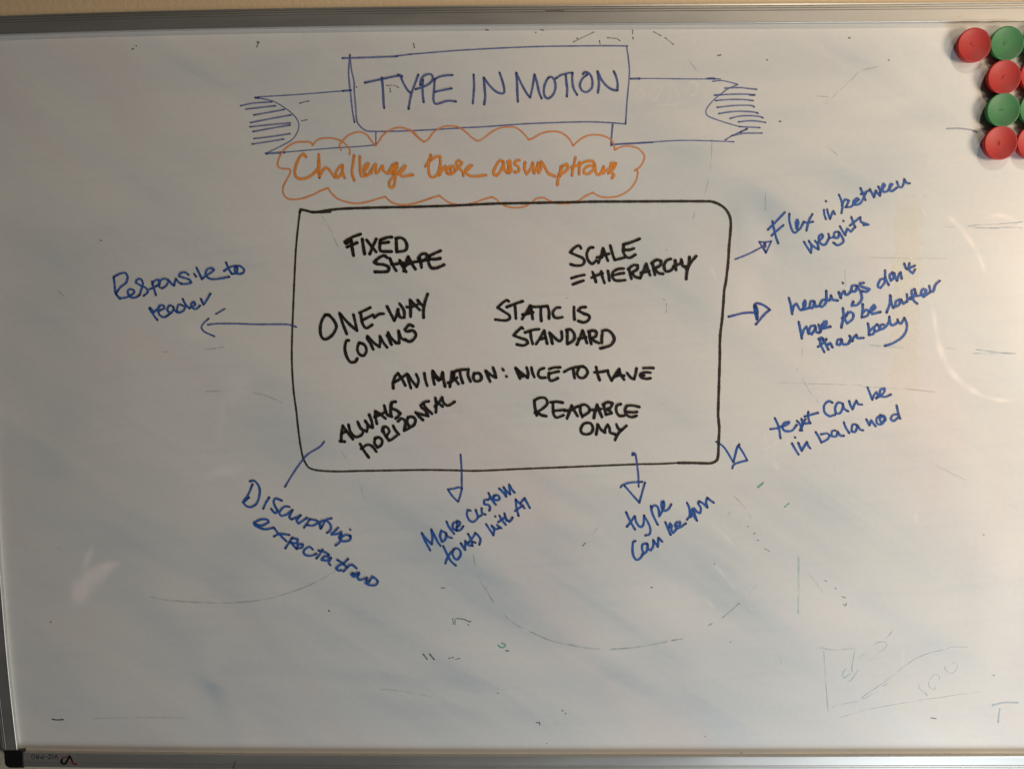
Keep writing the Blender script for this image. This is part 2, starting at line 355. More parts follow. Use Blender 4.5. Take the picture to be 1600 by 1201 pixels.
# --- faded remains of older drawings (joined: scraps nobody could count)
GG=((.30,.38,.34),(.26,.33,.30),0.42); GB=((.36,.42,.52),(.30,.34,.46),0.42); GN=((.20,.50,.38),(.16,.44,.33),.55); GK=((.12,.11,.11),(.06,.06,.06),0.48); GW=((.92,.90,.85),(.92,.9,.85),.42); GS=((.24,.25,.25),(.2,.2,.2),0.36)
gh=dict(kind='stuff', fade=1)
strokes('faded_marks','360,90 375,160;390,215 400,240 430,290 480,370;535,435 600,490 650,515;680,530 780,575 850,595 930,612;1480,585 1560,570;430,285 445,280',AA,7,((.24,.31,.28),(.2,.27,.24),0.51),.00012,'broken grey-green arc left from an erased circle',**gh)
strokes('faded_marks','900,603 960,618 1020,627 1085,630;1140,632 1250,625 1350,610 1470,588;1490,582 1525,575',AA,10,((.27,.46,.40),(.25,.44,.37),0.56),.00012,'green arc left from an erased circle',**gh)
strokes('faded_marks','700,395 780,410 900,420 1000,423 1100,422 1250,405 1400,360 1500,315 1580,270',Q3,7,GG,.00012,**gh)
strokes('faded_marks','1185,640 1240,652 1290,672 1330,692;950,438 1000,434 1055,427;765,450 790,448;960,636 1040,631;270,160 305,192',((0,0,0) and Q2) if 0 else Q2,6,GG,.00012,**gh)
strokes('faded_marks','265,160 305,192',Q3,5,GS,.00012,**gh)
strokes('faded_marks','1505,1005 1540,1060 1565,1110;1565,1115 1590,1165',Q1,6,GG,.00012,**gh)
strokes('faded_marks','695,535 720,600 750,715;550,300 605,380',Y_,6,GS,.00012,**gh)
strokes('faded_marks','930,470 980,520 1030,575;1040,600 1070,650;885,622 910,595;700,440 705,470',Z_,10,((.22,.28,.28),(.2,.25,.25),0.38),.00012,**gh)
strokes('faded_marks','1118,402 1165,365;1125,408 1160,378;1330,560 1365,530',Z_,10,GN,.00012,'green hatching left near the lower middle',kind='stuff')
strokes('faded_marks','1440,940 1440,1100 1438,1300 1436,1400',Z_,16,((.36,.60,.52),(.34,.56,.48),0.51),.00012,'faint green vertical line',**gh)
strokes('faded_marks','505,610 520,622 540,618 545,605 525,598',AA,9,GN,.00012,'small green hook-shaped mark',kind='stuff')
strokes('faded_marks','245,457 250,490;258,460 260,490',AA,5,((.14,.30,.24),(.1,.2,.2),0.51),.00012,kind='stuff')
strokes('faded_marks','270,457 310,462 335,475 347,474;333,493 336,494;545,640 562,641',AA,6,GK,.00012,kind='stuff')
strokes('faded_marks','78,660 100,688;115,660 140,690',AA,9,((.16,.17,.22),(.16,.17,.22),0.51),.00012,kind='stuff')
strokes('faded_marks','222,683 250,678;262,688 285,684;720,1048 735,1050;180,284 200,284;740,1045 740,1062;1372,280 1380,282;985,45 998,28;868,980 872,982;885,996 888,997;500,880 503,882;778,1165 780,1166',AA,5,((.2,.18,.17),(.15,.13,.12),0.38),.00012,kind='stuff')
strokes('faded_marks','95,238 200,258 330,248 365,252;128,255 140,450 160,708;355,262 345,330 335,400 345,430;290,395 265,440 280,465 330,430;385,400 330,480 300,490',AB,7,((.30,.50,.58),(.26,.42,.52),0.64),.00012,'faint erased graph sketch in the lower right corner',**gh)
strokes('faded_marks','190,692 215,665 250,660 300,648 380,635;400,618 440,585 500,545 600,475 700,395 800,325 900,282 1000,258 1080,236 1190,238;400,620 450,605 520,555;550,530 600,505;390,320 420,288 440,300 465,330 500,322;500,230 540,270 590,230 580,200 520,205 500,230;580,185 645,105;640,170 660,190',AB,5,((.30,.38,.56),(.24,.28,.48),0.64),.00012,**gh)
strokes('faded_marks','240,755 350,725 450,695 560,675 700,650 850,625 1000,605 1150,582 1270,565;905,480 900,520 930,550 950,540 940,515;905,480 940,440 975,450 980,490;825,535 890,595 870,560;820,500 835,545;1030,370 1020,400 1070,430 1110,390 1100,355 1050,352;1000,445 1005,440',AB,5,((.34,.42,.54),(.28,.32,.44),0.56),.00012,**gh)
strokes('faded_marks','1370,664 1450,645 1555,645;1422,690 1410,790',AB,12,((.46,.56,.64),(.40,.50,.58),0.51),.00012,'faint letter T near the lower right corner',kind='stuff')
strokes('faded_marks','915,757 950,762',AB,7,GS,.00012,kind='stuff')
strokes('faded_marks','510,342 580,334 650,332 781,321;530,346 640,350 700,346 781,350;540,938 640,937 745,938;550,918 640,930 730,937',AC,5,((.22,.34,.44),(.16,.28,.38),0.59),.00012,'thin blue lines left at the right side',**gh)
strokes('faded_marks','50,898 130,905 220,912',AC,5,((.36,.46,.50),(.3,.4,.45),0.59),.00012,**gh)
strokes('faded_marks','40,486 150,490 300,492 420,491;20,1095 100,1098 200,1104 370,1118;445,430 450,410;410,560 425,557;600,375 604,376;400,344 460,345;585,585 588,583;415,912 470,916',AC,4,((.34,.34,.32),(.3,.3,.3),0.34),.00012,**gh)
strokes('faded_marks','1240,603 1300,602 1375,612',Q7,8,((.36,.40,.48),(.3,.32,.4),0.51),.00012,'short grey dash left of the magnets',kind='stuff')
strokes('faded_marks','830,335 780,385 700,460;690,462 668,490;620,450 690,455;680,685 730,730;140,650 135,760 130,800;125,840 105,910;60,990 50,1030;30,280 70,335;390,900 390,990;840,330 920,312',Q7,5,((.32,.35,.34),(.28,.3,.3),0.42),.00012,**gh)
strokes('faded_marks','165,262 180,258;397,281 399,282;780,178 786,179;965,282 968,283;675,106 700,106;455,570 462,568;1362,615 1380,620',Q7,6,((.14,.12,.11),(.1,.08,.08),0.34),.00012,kind='stuff')
strokes('faded_marks','638,216 641,217;1213,198 1205,222;1206,198 1216,200;620,232 626,230;472,1127 476,1128;1405,486 1430,478 1450,475;1415,568 1440,563',Q1,5,GK,.00012,kind='stuff')
strokes('faded_marks','912,153 914,154;935,141 950,143;678,141 690,142;1090,198 1130,178 1185,152;1106,180 1110,183;1212,192 1215,207;1250,178 1290,182 1308,192;1367,143 1368,160;1369,176 1370,184;1465,150 1500,168;1520,178 1560,210;215,402 250,402 270,412;230,415 232,432;72,408 74,410;340,205 345,225',Q8,5,((.10,.09,.08),(.08,.07,.07),0.29),.00012,kind='stuff')
strokes('faded_marks','305,66 309,67;335,100 341,98;350,131 358,131;388,170 408,182;668,320 675,322;715,355 720,357;750,395 765,400;755,430 765,438 768,425;190,492 230,458 268,425;125,528 140,520;1172,962 1188,964;1455,762 1460,763;1410,105 1412,108;150,240 152,242;225,606 227,607;105,1047 108,1048;275,1123 278,1124',Q5,4,((.26,.26,.26),(.2,.2,.2),0.27),.00012,kind='stuff')
strokes('faded_marks','295,442 345,490;350,335 300,400;440,640 455,675 465,712;580,275 620,320 665,385',Q5,5,((.4,.4,.42),(.36,.36,.38),0.24),.00012,**gh)
strokes('faded_marks','245,967 265,970 295,969;237,513 239,514;1538,460 1541,461',Q3,6,((.07,.06,.06),(.05,.05,.05),0.68),.00012,kind='stuff')
strokes('faded_marks','430,964 540,960 620,960 700,958 820,960 900,965;700,1126 750,1124;1120,1127 1360,1128',Q3,3,((.28,.27,.26),(.25,.25,.25),0.42),.00012,**gh)
strokes('faded_marks','180,828 260,832 360,850 430,865;210,845 212,860;1175,105 1205,65;1140,150 1160,140',Q4,5,((.36,.37,.38),(.33,.33,.34),0.34),.00012,**gh)
strokes('faded_marks','530,520 545,545;560,570 610,655;625,665 640,690;455,592 520,594 620,598 760,602 850,606;1040,620 1185,636;1150,960 1250,1010 1330,1050;705,995 720,1000;1418,1050 1424,1054;1520,1160 1575,1172;762,60 765,150;565,400 562,480;1595,745 1600,745',Q6,4,((.34,.37,.36),(.3,.32,.32),0.34),.00012,**gh)
strokes('faded_marks','1115,780 1120,790;1140,830 1142,920;98,768 106,772;1140,272 1150,268',I_,6,((.26,.26,.26),(.2,.2,.2),0.34),.00012,kind='stuff')
# paler marks
# cream strip laid over the surface, fading towards the bottom
def strip():
    vs, fs, cs = [], [], []
    n = 60; 
    for i in range(n+1):
        y = 306+i*(760-306)/n; t = i/n
        xl = 1398-9*t-3*math.sin(y*.11)-random.random()*2; xr = 1442-14*t+3*math.sin(y*.17)+random.random()*3
        al = .22*min(1, (1-t)*1.8, t*14+.2)*(.85+.15*random.random())
        for k, x in enumerate((xl, xl+3, (xl+xr)/2, xr-3, xr)):
            a, c = pl([x], [y], 0.0001); vs.append((a[0], -.0001, c[0])); cs.append((.93, .86, .68, al if 0 < k < 4 else 0.0))
    for i in range(n):
        for k in range(4): q = i*5+k; fs.append((q, q+1, q+6, q+5))
    me = bpy.data.meshes.new('pale_strip'); me.from_pydata(vs, [], fs); me.update(); me.materials.append(m_ink)
    c_ = me.color_attributes.new('ink', 'FLOAT_COLOR', 'POINT'); c_.data.foreach_set('color', np.array(cs, dtype=np.float32).ravel())
    o = bpy.data.objects.new('pale_strip', me); link(o, board); o.matrix_parent_inverse = Matrix.Translation((-.7, 0, .45))
    o['label'] = 'pale yellow strip'
strip()

# --- banner
strokes('banner_outline','1080,192 1300,186 1600,175',A,20,'banner',.00022,'blue ribbon banner drawn round the title')
BN=[('641,85.2 722.5,78.7 820,73.8 900,72.2 974.5,72.2 979.4,75.4 983.4,105.5 983,125 980,157.5 977.7,194;977.7,194 946.9,191.6 906,190.8 825,193.6 760,198.1 722.5,200 673.8,203 616.9,205.4 579.4,205.4 569.6,203 560.7,194.9 557.4,186.8 555.8,165.6 553.7,141.3 553.4,128.3 549.3,108.8 546.9,86;546.9,86 544.9,108.8 545.6,125 548.5,151 551,173.8 554.2,191.3;619,88 641,85.2',PXC,2.5)]
for s_,c_,w_ in BN: strokes('banner_outline',s_,c_,w_,'banner',.00018)
each('banner_outline','1160,500 900,522 600,545 260,565;240,572 300,580 420,610 540,680 620,750 658,820 650,890 600,970 500,1030 400,1080 345,1108;480,1100 700,1080 1000,1055 1250,1040 1400,1025;1400,905 1400,1025',A,12,'banner',.00018)
each('banner_outline','345,1108 420,1104 520,1097;240,572 270,575;1160,500 1080,508',A,21,'banner',.00022)
strokes('banner_outline','98,650 220,625 400,612;150,682 300,665 435,650;228,738 400,708 520,685;195,812 380,775 585,738;190,852 400,830 578,815;220,898 400,865 575,835;228,965 400,945 575,918;210,1018 380,992 515,970',A,15,'banner',.00026,'blue hatching inside the left end of the banner')
each('banner_outline','230,388 400,388 700,392 870,392 1020,392;885,390 940,382 980,392;945,415 1030,408 1120,425 1185,445;1185,445 1130,470 1080,495 960,590 900,660 880,710 905,750 990,785 1100,820 1205,850;1150,995 950,988 700,982 480,990 250,1010 10,1020;1275,870 1200,905 1130,940 1066,978',D_,12,'banner',.00018)
each('banner_outline','158,390 240,388;900,388 960,388;1275,872 1210,905',D_,20,'banner',.00018)
strokes('banner_outline','1215,832 1208,900 1202,990 1200,1030;1210,1022 1400,1010 1600,1000',C_,17,'banner',.00018)
strokes('banner_outline','1065,480 1200,475 1300,485 1370,492;965,548 1100,540 1250,538 1350,545;975,600 1100,590 1230,590 1335,600;990,665 1120,650 1230,645 1320,648 1345,660;1005,725 1120,708 1230,703 1340,710 1382,722;1115,772 1200,750 1300,745 1390,752 1428,765;1195,805 1280,795 1370,797 1455,810;1205,850 1300,855 1400,860;1130,938 1250,915 1420,912;1305,548 1345,548',D_,15,'banner',.00026,'blue hatching inside the right end of the banner')
# --- title
bt='bannert'
word('TYPE','65,428 230,392 400,358 420,370;228,380 238,480 243,580 250,672;385,352 405,365 440,440 480,505 510,528;578,352 550,430 520,510 500,590 485,680;622,400 620,480 622,540 630,615;552,490 620,470 680,440 715,400 712,358 680,345 635,360 605,400 598,450;908,355 840,358 780,372 735,395;735,395 732,480 725,560 728,610 750,632 800,620 860,602 940,608;740,515 820,498 898,482',B,20,bt,colour='blue')
word('IN','1110,350 1115,450 1110,540 1103,628;1212,635 1222,560 1215,470 1208,380;1208,380 1260,450 1320,510 1375,532 1405,520 1400,460 1380,390 1360,330',B,20,bt,colour='blue')
word('MOTION','305,610 300,520 297,430 290,335;290,335 340,440 390,530 422,570;422,570 440,500 455,420 465,350;465,350 490,430 510,520 533,578;598,380 570,430 555,500 565,560 600,578 645,540 668,470 655,400 625,372 598,380;668,388 720,355 790,335 830,332;765,350 772,420 780,490 776,560;830,332 828,400 840,480 875,545;930,345 955,325 1000,350 1022,410 1015,480 965,518 920,500 902,450 925,390 970,352;1075,525 1085,450 1080,380 1072,320;1072,320 1110,400 1160,460 1215,495 1262,502;1262,502 1265,440 1250,370 1228,320',C_,20,bt,colour='blue')
# --- orange cloud
cl='cloud'
strokes('cloud_outline','778,378 782,340 760,300 700,250 620,225 540,222 470,240 425,290;425,290 400,262 340,258 260,265 190,300 130,360 95,430 90,490 130,515 190,518 212,535 200,575 165,640 140,700 145,760 180,800 240,812 330,800 430,765 510,725 575,702;575,702 600,745 660,800 750,835 850,850 950,835 1050,805 1125,785;1125,785 1160,820 1210,850 1300,862 1400,850 1500,820 1560,802;1490,258 1430,210 1370,155 1300,125 1240,122 1160,150 1100,195 1060,255 1030,295;1030,295 990,250 950,195 890,165 830,170 770,195 720,240 685,290 700,338',E_,16,cl,.00024,'orange cloud outline drawn round the subtitle')
each('cloud_outline','200,800 290,775;290,775 320,800 380,840 430,855 520,865 620,845 700,815 790,788;790,788 830,805 880,850 960,885 1050,890 1120,875 1180,840 1220,805 1290,795 1350,825 1430,850 1530,850;1150,238 1095,175 1030,125 960,115 870,125 790,165 710,225 660,248 600,215 540,160 470,115 400,105 320,115 240,160 180,235 140,258',F_,16,cl,.00024)
each('cloud_outline','550,850 640,825 700,785 780,745;780,745 830,775 900,792 1000,785 1080,755 1150,700 1195,630 1212,560 1205,520 1185,532;1185,535 1240,490 1275,420 1265,370 1210,320 1130,298 1050,308 990,335;990,335 980,280 950,235 880,200 790,190 710,205 640,250 590,295;590,295 560,240 510,190 440,160 360,160 280,180 210,220 160,238',G_,16,cl,.00024)
each('cloud_outline','140,258 90,220 50,170 0,140;0,862 100,835 200,800',F_,16,cl,.00024)
word('Challenge','360,400 340,375 310,395 275,460 255,540 265,590 310,615 380,600 440,560 475,520;485,378 488,450 490,520 490,600;482,440 484,560;490,600 520,540 550,510 580,520 610,560 638,600;712,482 680,505 650,560 665,600 700,575 715,520 712,482;715,490 715,550 735,605;825,390 815,470 805,550 825,628;880,400 882,480 888,560 905,590 960,575 1000,520;920,540 955,500 965,465 935,480 920,530 935,575;990,560 1010,500 1035,475 1035,560 1060,545 1100,490 1110,540 1150,565 1180,520 1240,465;1235,465 1185,500 1165,550 1200,560 1240,500;1200,480 1190,560;1220,470 1205,555;1240,465 1225,560 1220,640 1205,690 1170,690 1165,650 1200,600 1250,560 1300,500 1320,490 1300,530 1260,560 1290,590 1390,575',E_,24,'orange',colour='orange')
word('those','155,495 190,440 208,390;208,385 190,470 190,550 210,595 260,585 290,520 300,440 290,400 250,405 200,440;298,400 300,500 290,580;290,580 330,510 350,490 355,550 380,505 430,490 440,540 400,570 365,560;400,510 400,560;440,540 480,500 510,460 480,435 455,460 480,510 520,550 520,585;520,560 570,520 605,485 580,490 545,530 560,570 620,590 740,578',F_,24,'orange',colour='orange')
word('assumptions','900,445 870,440 830,500 810,560 840,585 880,540 905,480 905,450;905,460 915,520 940,555;940,555 975,500 970,440 945,450 960,490 985,530 965,555;955,500 960,560;1060,435 1030,440 1015,470 1050,500 1055,540 1015,550;1115,455 1110,520 1130,570 1170,520 1190,460;1190,465 1200,560;1200,560 1230,500 1240,460;1240,460 1245,560 1270,510 1270,450;1270,450 1300,490 1340,560 1405,590;1475,490 1440,590 1425,670;1460,500 1450,590;1475,490 1520,475 1525,520 1480,560 1440,575;1600,410 1585,480 1565,580;1560,505 1640,478;1640,455 1640,500 1635,570',F_,24,'orange',colour='orange')
strokes(WORD,'660,470 720,445 780,445 800,480;795,490 740,490 700,520 695,560 740,565 790,520 800,480;800,480 815,560 850,570 885,500;885,495 880,560 930,520 990,480;1000,465 960,465 955,490 975,500;1000,465 985,510 930,560;950,545 985,575 965,605',G_,24,'orange',.0004,'end of the orange word assumptions')
# --- black box
strokes('box_outline','468.7,332 470,327.5 477,328.8 488,331.5 497,331.3 510,329 533,326.5 570,325 610,324 640,323.5 705,321.5 770,318.5 835,317.2 900,316 930,315.3 995,315 1060,314.6 1100,314.7 1112,315.2 1122,318.5 1131,324 1137,331 1141,340 1142.2,350 1141,370 1139.5,385 1138,410 1134.5,440 1132,453 1130.5,475 1128.5,500 1126,520 1125,540 1125,560 1122.5,640 1123,655 1124.2,670 1123.2,690 1122.5,710 1120,719 1112,723.2 1100,723.5 1080,723 1060,723',PXC,3.9,'box',.0003,'black rectangle drawn with rounded corners in the middle of the board')
strokes('box_outline','1060,723 1030,724.5 1000,725 960,726.5 900,729 850,731 800,733 770,734.5 740,735.4 700,734.4 660,734 600,735 560,735.6 530,736.4 500,735 484,731 477,722 473,712 468,684 463,640 459,610 456.5,570 456.5,533 459,467 462,400 463.9,375 466.5,350 468.7,332',PXC,2.9,'box',.0003)
strokes('box_outline','488,331.8 500,332.3 517,331.6',PXC,2.6,'box',.00034)
# --- black words
def bw(t, s, c, w=26, **k): word(t, s, c, w*1.15, 'black', colour='black', **k)
bw('FIXED','150,225 200,190 270,155 350,128;235,200 245,300 262,395;180,290 240,262 305,235;165,245 230,215;372,190 385,280 400,375;425,200 480,270 545,350;545,190 510,270 465,375;740,165 680,170 600,200;600,200 590,270 600,335 680,345 735,345;590,240 650,235 700,228;798,185 798,260 803,340;790,180 860,175 915,220 930,290 900,335 800,350',H_,33)
bw('SHAPE','680,420 640,395 570,430 520,480 560,500 640,510 700,540 690,590 620,600 530,598;715,430 750,510 795,585;735,505 800,500 880,485;840,455 870,520 920,600;890,590 920,480 945,410;945,410 980,480 1035,565;890,530 980,485 1060,470;1090,430 1105,490 1112,545;1070,430 1110,380 1170,375 1180,420 1130,460 1080,470;1350,335 1270,370 1210,400;1210,400 1200,470 1230,545 1300,550 1395,510;1210,440 1290,440 1345,430;1130,460 1210,440',H_,34)
bw('ONE-WAY','235,350 190,350 150,420 138,510 155,580 195,600 260,560 305,480 290,420 240,360 190,345;340,330 370,430 415,545;345,335 400,400 460,460 520,510;520,510 505,430 485,345;660,270 600,300 545,325;560,330 570,400 585,450 620,485 680,450;580,400 640,370 690,345;700,375 750,340 800,335;835,260 870,330 910,405;910,405 935,350 950,290;945,300 970,370 1015,375 1010,300 965,230;1080,365 1080,280 1075,190;1075,190 1120,240 1175,295;1040,265 1090,265 1150,240;1155,195 1185,235 1215,250;1258,130 1230,210 1215,290 1215,375',J_)
bw('COMMS','435,612 410,620 395,690 410,770 450,835 500,835 525,800;540,640 525,700 545,755 590,770 620,720 600,660 545,635;690,705 660,640 625,590;630,570 700,640 755,680;755,680 765,620 760,570;760,570 800,640 835,685;880,655 850,590 830,560;845,530 880,590 930,640;870,640 860,560;930,640 960,640 960,580 955,515;955,520 985,590 1040,615;1105,465 1065,450 1020,500 1040,520 1100,510 1135,545 1120,590 1070,625 1020,600',J_)
bw('SCALE','255,255 235,225 190,245 140,295 190,320 270,355 290,395 260,430 190,432 145,420;380,245 345,250 315,310 330,380 370,415 415,380;435,405 465,330 485,255;485,255 510,320 535,385;420,350 480,330 545,310;470,350 490,290;560,225 580,300 605,375;605,375 650,365 705,350;865,155 780,190 695,215;700,215 695,290 730,345 770,350 820,320;710,270 760,270 805,255',I_)
bw('equals sign','155,565 220,545 290,530;168,630 220,610 280,590',I_)
bw('HIERARCHY','375,500 395,550 410,605;365,560 430,530 480,515;465,495 480,560 500,615;535,490 545,540 550,590;700,465 640,470 590,500 580,550 620,590 715,585;590,535 650,520 700,512;755,470 765,520 780,570;745,470 800,430 845,430 840,470 780,510;780,510 820,550 870,565;870,565 905,490 935,415;935,415 950,470 975,535;880,510 920,500 965,490;1000,410 1010,460 1025,530;990,410 1040,375 1090,385 1080,430 1020,465;1020,465 1060,510 1110,520;1190,365 1150,380 1120,430 1135,490 1180,490 1215,460;1235,380 1240,430 1245,480;1220,440 1270,420 1310,400;1300,370 1310,430 1350,450;1385,345 1380,410 1350,470;1455,335 1400,400 1365,470 1350,575',I_)
bw('STATIC','235,205 210,195 160,230 120,270 180,310 240,350 240,390 190,405 95,395;215,265 290,235 380,205;300,240 305,310 310,385;375,390 420,320 460,250;460,250 475,320 485,390;380,345 430,335 490,320;440,330 465,290;450,262 550,262 640,255;570,270 570,340 575,410;640,255 655,310 655,385;770,270 730,275 695,320 710,370 750,378 795,370',K_)
bw('IS','915,265 915,320 920,395;1035,265 990,270 955,300 1010,330 1070,355 1070,395 1020,425 960,410',K_)
bw('STANDARD','385,490 370,475 320,520 285,560 350,585 420,610 435,640 390,665 320,655;405,530 480,505 550,495;460,520 470,590 485,650;520,650 560,590 605,510;605,510 620,580 635,645;560,600 620,585;690,645 675,580 660,540;660,530 710,580 760,620 790,590 785,520;845,510 845,580 845,650;835,505 880,500 920,550 910,610 850,650;945,655 975,590 1005,510;1005,510 1030,580 1050,640;960,595 1040,580;1075,520 1080,580 1095,650;1065,520 1120,510 1150,530 1140,570 1090,590;1090,590 1130,620 1175,640;1210,540 1205,590 1205,640;1210,515 1260,505 1310,540 1335,600 1300,660 1230,685 1190,695',K_)
bw('ANIMATION and colon','165,510 165,450 185,390 215,355;215,355 260,420 290,480;180,445 240,410 310,360;310,360 330,440 350,510;320,370 360,430 410,495;410,495 430,430 405,365;490,355 500,420 520,485;575,330 580,400 595,470;580,330 620,390 655,420;595,390 640,430;655,420 680,345;680,345 690,420 705,490;755,495 770,420 780,340;775,340 800,400 845,465;735,455 790,430 830,400;790,400 800,360;790,345 850,320 920,315;860,330 870,390 890,455;950,310 945,370 970,440;1010,355 1000,400 1020,435 1070,430 1085,390 1060,355 1010,355;1130,330 1150,380 1175,440;1130,330 1180,370 1235,400;1235,400 1225,350 1205,295;1305,310 1315,325;1345,385 1346,388',L_)
bw('NICE','40,300 60,350 85,410;40,300 100,350 165,400;70,340 110,390;165,400 170,350 155,295;205,295 215,345 235,395;335,300 290,320 275,370 300,400 350,400;505,292 440,295 390,310;390,360 440,345 490,335;390,350 385,390 400,430 440,425 480,405',M_)
bw('TO','545,340 600,310 670,290 745,280;640,300 645,350 655,405;700,300 680,350 700,395 750,400 790,350 770,300 730,285',M_)
bw('HAVE','880,290 890,350 915,425;860,345 930,340 1000,325;1000,325 1010,370 1040,430;1040,430 1090,350 1120,310;1120,310 1130,360 1170,420;1060,395 1120,375 1170,380;1100,380 1115,340;1200,350 1240,400 1275,415;1275,415 1290,360 1300,305;1475,300 1430,298 1370,300;1445,348 1385,345 1340,365 1345,395 1400,412 1445,405;1345,378 1380,378',M_)
bw('ALWAYS','225,665 225,590 240,500;240,500 290,570 345,640;210,660 260,665;230,580 270,560;300,490 320,560 370,615 430,600 450,570;395,460 430,530 490,560;490,560 500,500 475,450;475,450 510,500 550,520;550,510 540,450 515,385;595,480 580,400 580,350;580,350 630,380 685,425;570,410 640,380 690,350;672,290 700,380 750,405;745,405 740,340 750,265;790,250 750,260 740,310 800,340 840,370 820,400 790,425',N_)
bw('HORIZONTAL','420,690 460,760 510,830;430,740 490,700 540,710 590,770;580,625 570,680 600,725 640,700 650,650 610,620 575,635;660,520 670,580 720,655;650,560 660,515 700,515 725,560 690,610;690,610 730,650 800,605;765,500 790,550 825,590;815,455 850,425 890,450 890,500 880,550;880,550 940,520 990,480;920,410 910,460 940,510 985,490 995,430 950,405 915,420;1000,360 1030,400 1075,440;1000,365 1070,385 1130,400;1130,400 1100,340 1060,310;1050,290 1090,255 1135,245;1085,280 1120,330 1170,375;1205,210 1215,290 1210,360;1275,205 1240,260 1200,300;1220,250 1280,300;1275,205 1290,260 1330,290 1370,275 1405,250',N_,25)
bw('READABLE','235,640 240,700 260,795;235,635 290,610 350,615 370,670 310,730 240,765;270,765 310,790 360,800;405,655 470,650 530,660;430,660 430,730 440,790 470,815 540,790;440,745 490,740 550,735;575,825 600,760 625,690;625,690 650,740 685,800;550,745 620,735 680,700;715,700 715,750 735,810;690,700 760,680 810,720 800,760 740,800;855,820 870,750 890,680;890,680 910,740 940,810;810,735 870,735 930,725;960,680 965,730 985,780;950,680 1000,655 1050,665 1030,710 980,730 1020,740 1040,770 980,785;1135,675 1095,690 1090,750 1120,795 1170,795;1330,705 1260,690 1200,695 1180,740 1200,790 1250,810 1300,795;1200,755 1260,760 1305,755',M_)
bw('ONLY','790,870 750,880 720,930 730,975 780,990 830,970 845,920 820,875 780,870;880,990 890,930 895,885;895,885 930,940 970,970;970,970 975,930 1000,890;1000,890 1020,930 1025,970 1080,990;1090,885 1110,930 1140,945;1195,900 1150,940 1110,980 1075,1050',M_)
# --- blue notes
def bl(t, s, c, w=22, **k): word(t, s, c, w*1.02, 'blue', colour='blue', **k)
bl('Responsive','120,355 130,430 140,520 185,580;125,350 180,320 240,310 265,350 250,410 190,460 145,520;145,530 185,570 250,565 300,545;300,540 275,540 268,500 290,480 330,490 330,520 290,545 300,565 350,565 390,540;390,540 410,480 425,420 405,375 365,380 350,410 400,440 460,470 475,510 430,550;520,400 540,470 560,540;495,480 540,460 600,430;520,430 550,390 590,380 600,420 560,450;600,460 590,420 620,380 660,370 690,400 660,450 620,470;690,380 730,430 750,440;750,440 760,400 770,370;770,370 800,410 830,420;900,330 870,305 820,310 800,345 850,360 910,380 930,410 880,425 820,425;960,320 980,350;985,255 1020,330 1040,375;1040,375 1080,340 1130,310 1165,280 1150,260 1100,270 1080,320 1110,365 1170,375 1250,365 1325,350',O_,20)
bl('to, beside Responsive','1290,200 1320,270 1350,320;1270,290 1330,250 1390,235;1350,320 1400,310 1410,260;1390,240 1440,240 1480,280 1460,315 1400,315 1380,270 1400,240',O_,20)
bl('reader','490,680 530,740 575,800;500,670 540,720 570,690 600,660;600,700 650,680 640,650 600,650 585,690 600,750 650,770 700,740;740,660 700,650 680,700 720,730 745,690 745,670;745,690 780,720;840,650 800,640 780,690 800,725 850,700 870,640;840,580 870,640 910,680;920,670 970,640 960,610 930,630 935,670 980,685 1020,650;1030,580 1055,640;1055,640 1080,610 1130,525',O_,20)
ar='arrow'
strokes('marker_arrow','1110,785 1060,830 1035,880 1070,925 1170,970;1100,850 1200,838 1400,838 1600,845 1900,845 1970,855 2020,872;1185,738 1275,685',O_,16,ar,.00036,'thin blue arrow pointing left out of the black rectangle')
strokes('marker_arrow','435,248 400,290 310,345 260,400 190,500 128,602',Y_,14,ar,.00036,'blue line crossing the lower left corner of the black rectangle')
bl('Disrupting','215,225 175,320 125,395;190,195 230,190 275,240 285,310 260,400 210,440 160,435 125,400 180,350;375,350 340,410 318,460;495,380 440,360 420,385 430,430 460,480 430,500 395,460;570,440 520,440 475,490 490,525 540,515 600,470;600,470 570,540 590,560;590,560 640,540 680,520;680,520 640,570 660,600 740,545;770,555 740,600 710,640;760,560 830,570 850,590 800,620 740,615;975,550 920,570 880,640;870,650 865,590 920,570 970,620 960,670 930,690;1040,640 990,690 975,705 1030,700 1070,680 1050,740;1160,720 1110,710 1060,740 1080,770 1140,765 1160,740 1150,715;1070,700 1060,770 1015,810;1155,658 1156,660',P_,20)
bl('expectations','230,600 300,620 370,590 360,565 300,560 230,590 240,620 330,655 420,640;420,640 460,690 540,770;420,725 480,700 570,710;600,735 570,780 530,840;590,740 650,750 640,790 570,780;580,780 640,845;640,840 660,800 700,800 690,830 640,840;795,850 760,825 710,860 720,900 780,910 830,890;890,850 860,900 830,935;850,860 910,875 950,900;970,930 910,915 880,950 930,955 970,930;970,930 950,980 965,1000;1030,950 1090,985;1135,940 1090,985 1045,1005 1020,1035 1045,1052 1072,1048;1090,990 1125,1020;1090,1060 1120,1030 1145,1003 1180,1000 1215,1030;1180,1090 1240,1070 1240,1090 1190,1110 1165,1090 1180,1075;1230,1085 1230,1130 1260,1140 1320,1120;1310,1140 1340,1160 1300,1170 1340,1190 1400,1190 1420,1150 1370,1110 1340,1150',P_,20)
bl('Make','155,740 200,840 260,955;155,740 220,820 280,880;280,880 290,790 275,695;275,695 320,780 355,850 390,900;460,740 400,710 385,780 410,850 450,820 465,760;460,760 490,790 530,800;465,595 500,670 560,750;600,590 550,620 545,680 590,710;590,600 600,640 590,700;610,590 635,610 620,650 590,660;590,710 640,700 675,655',Q_,26)
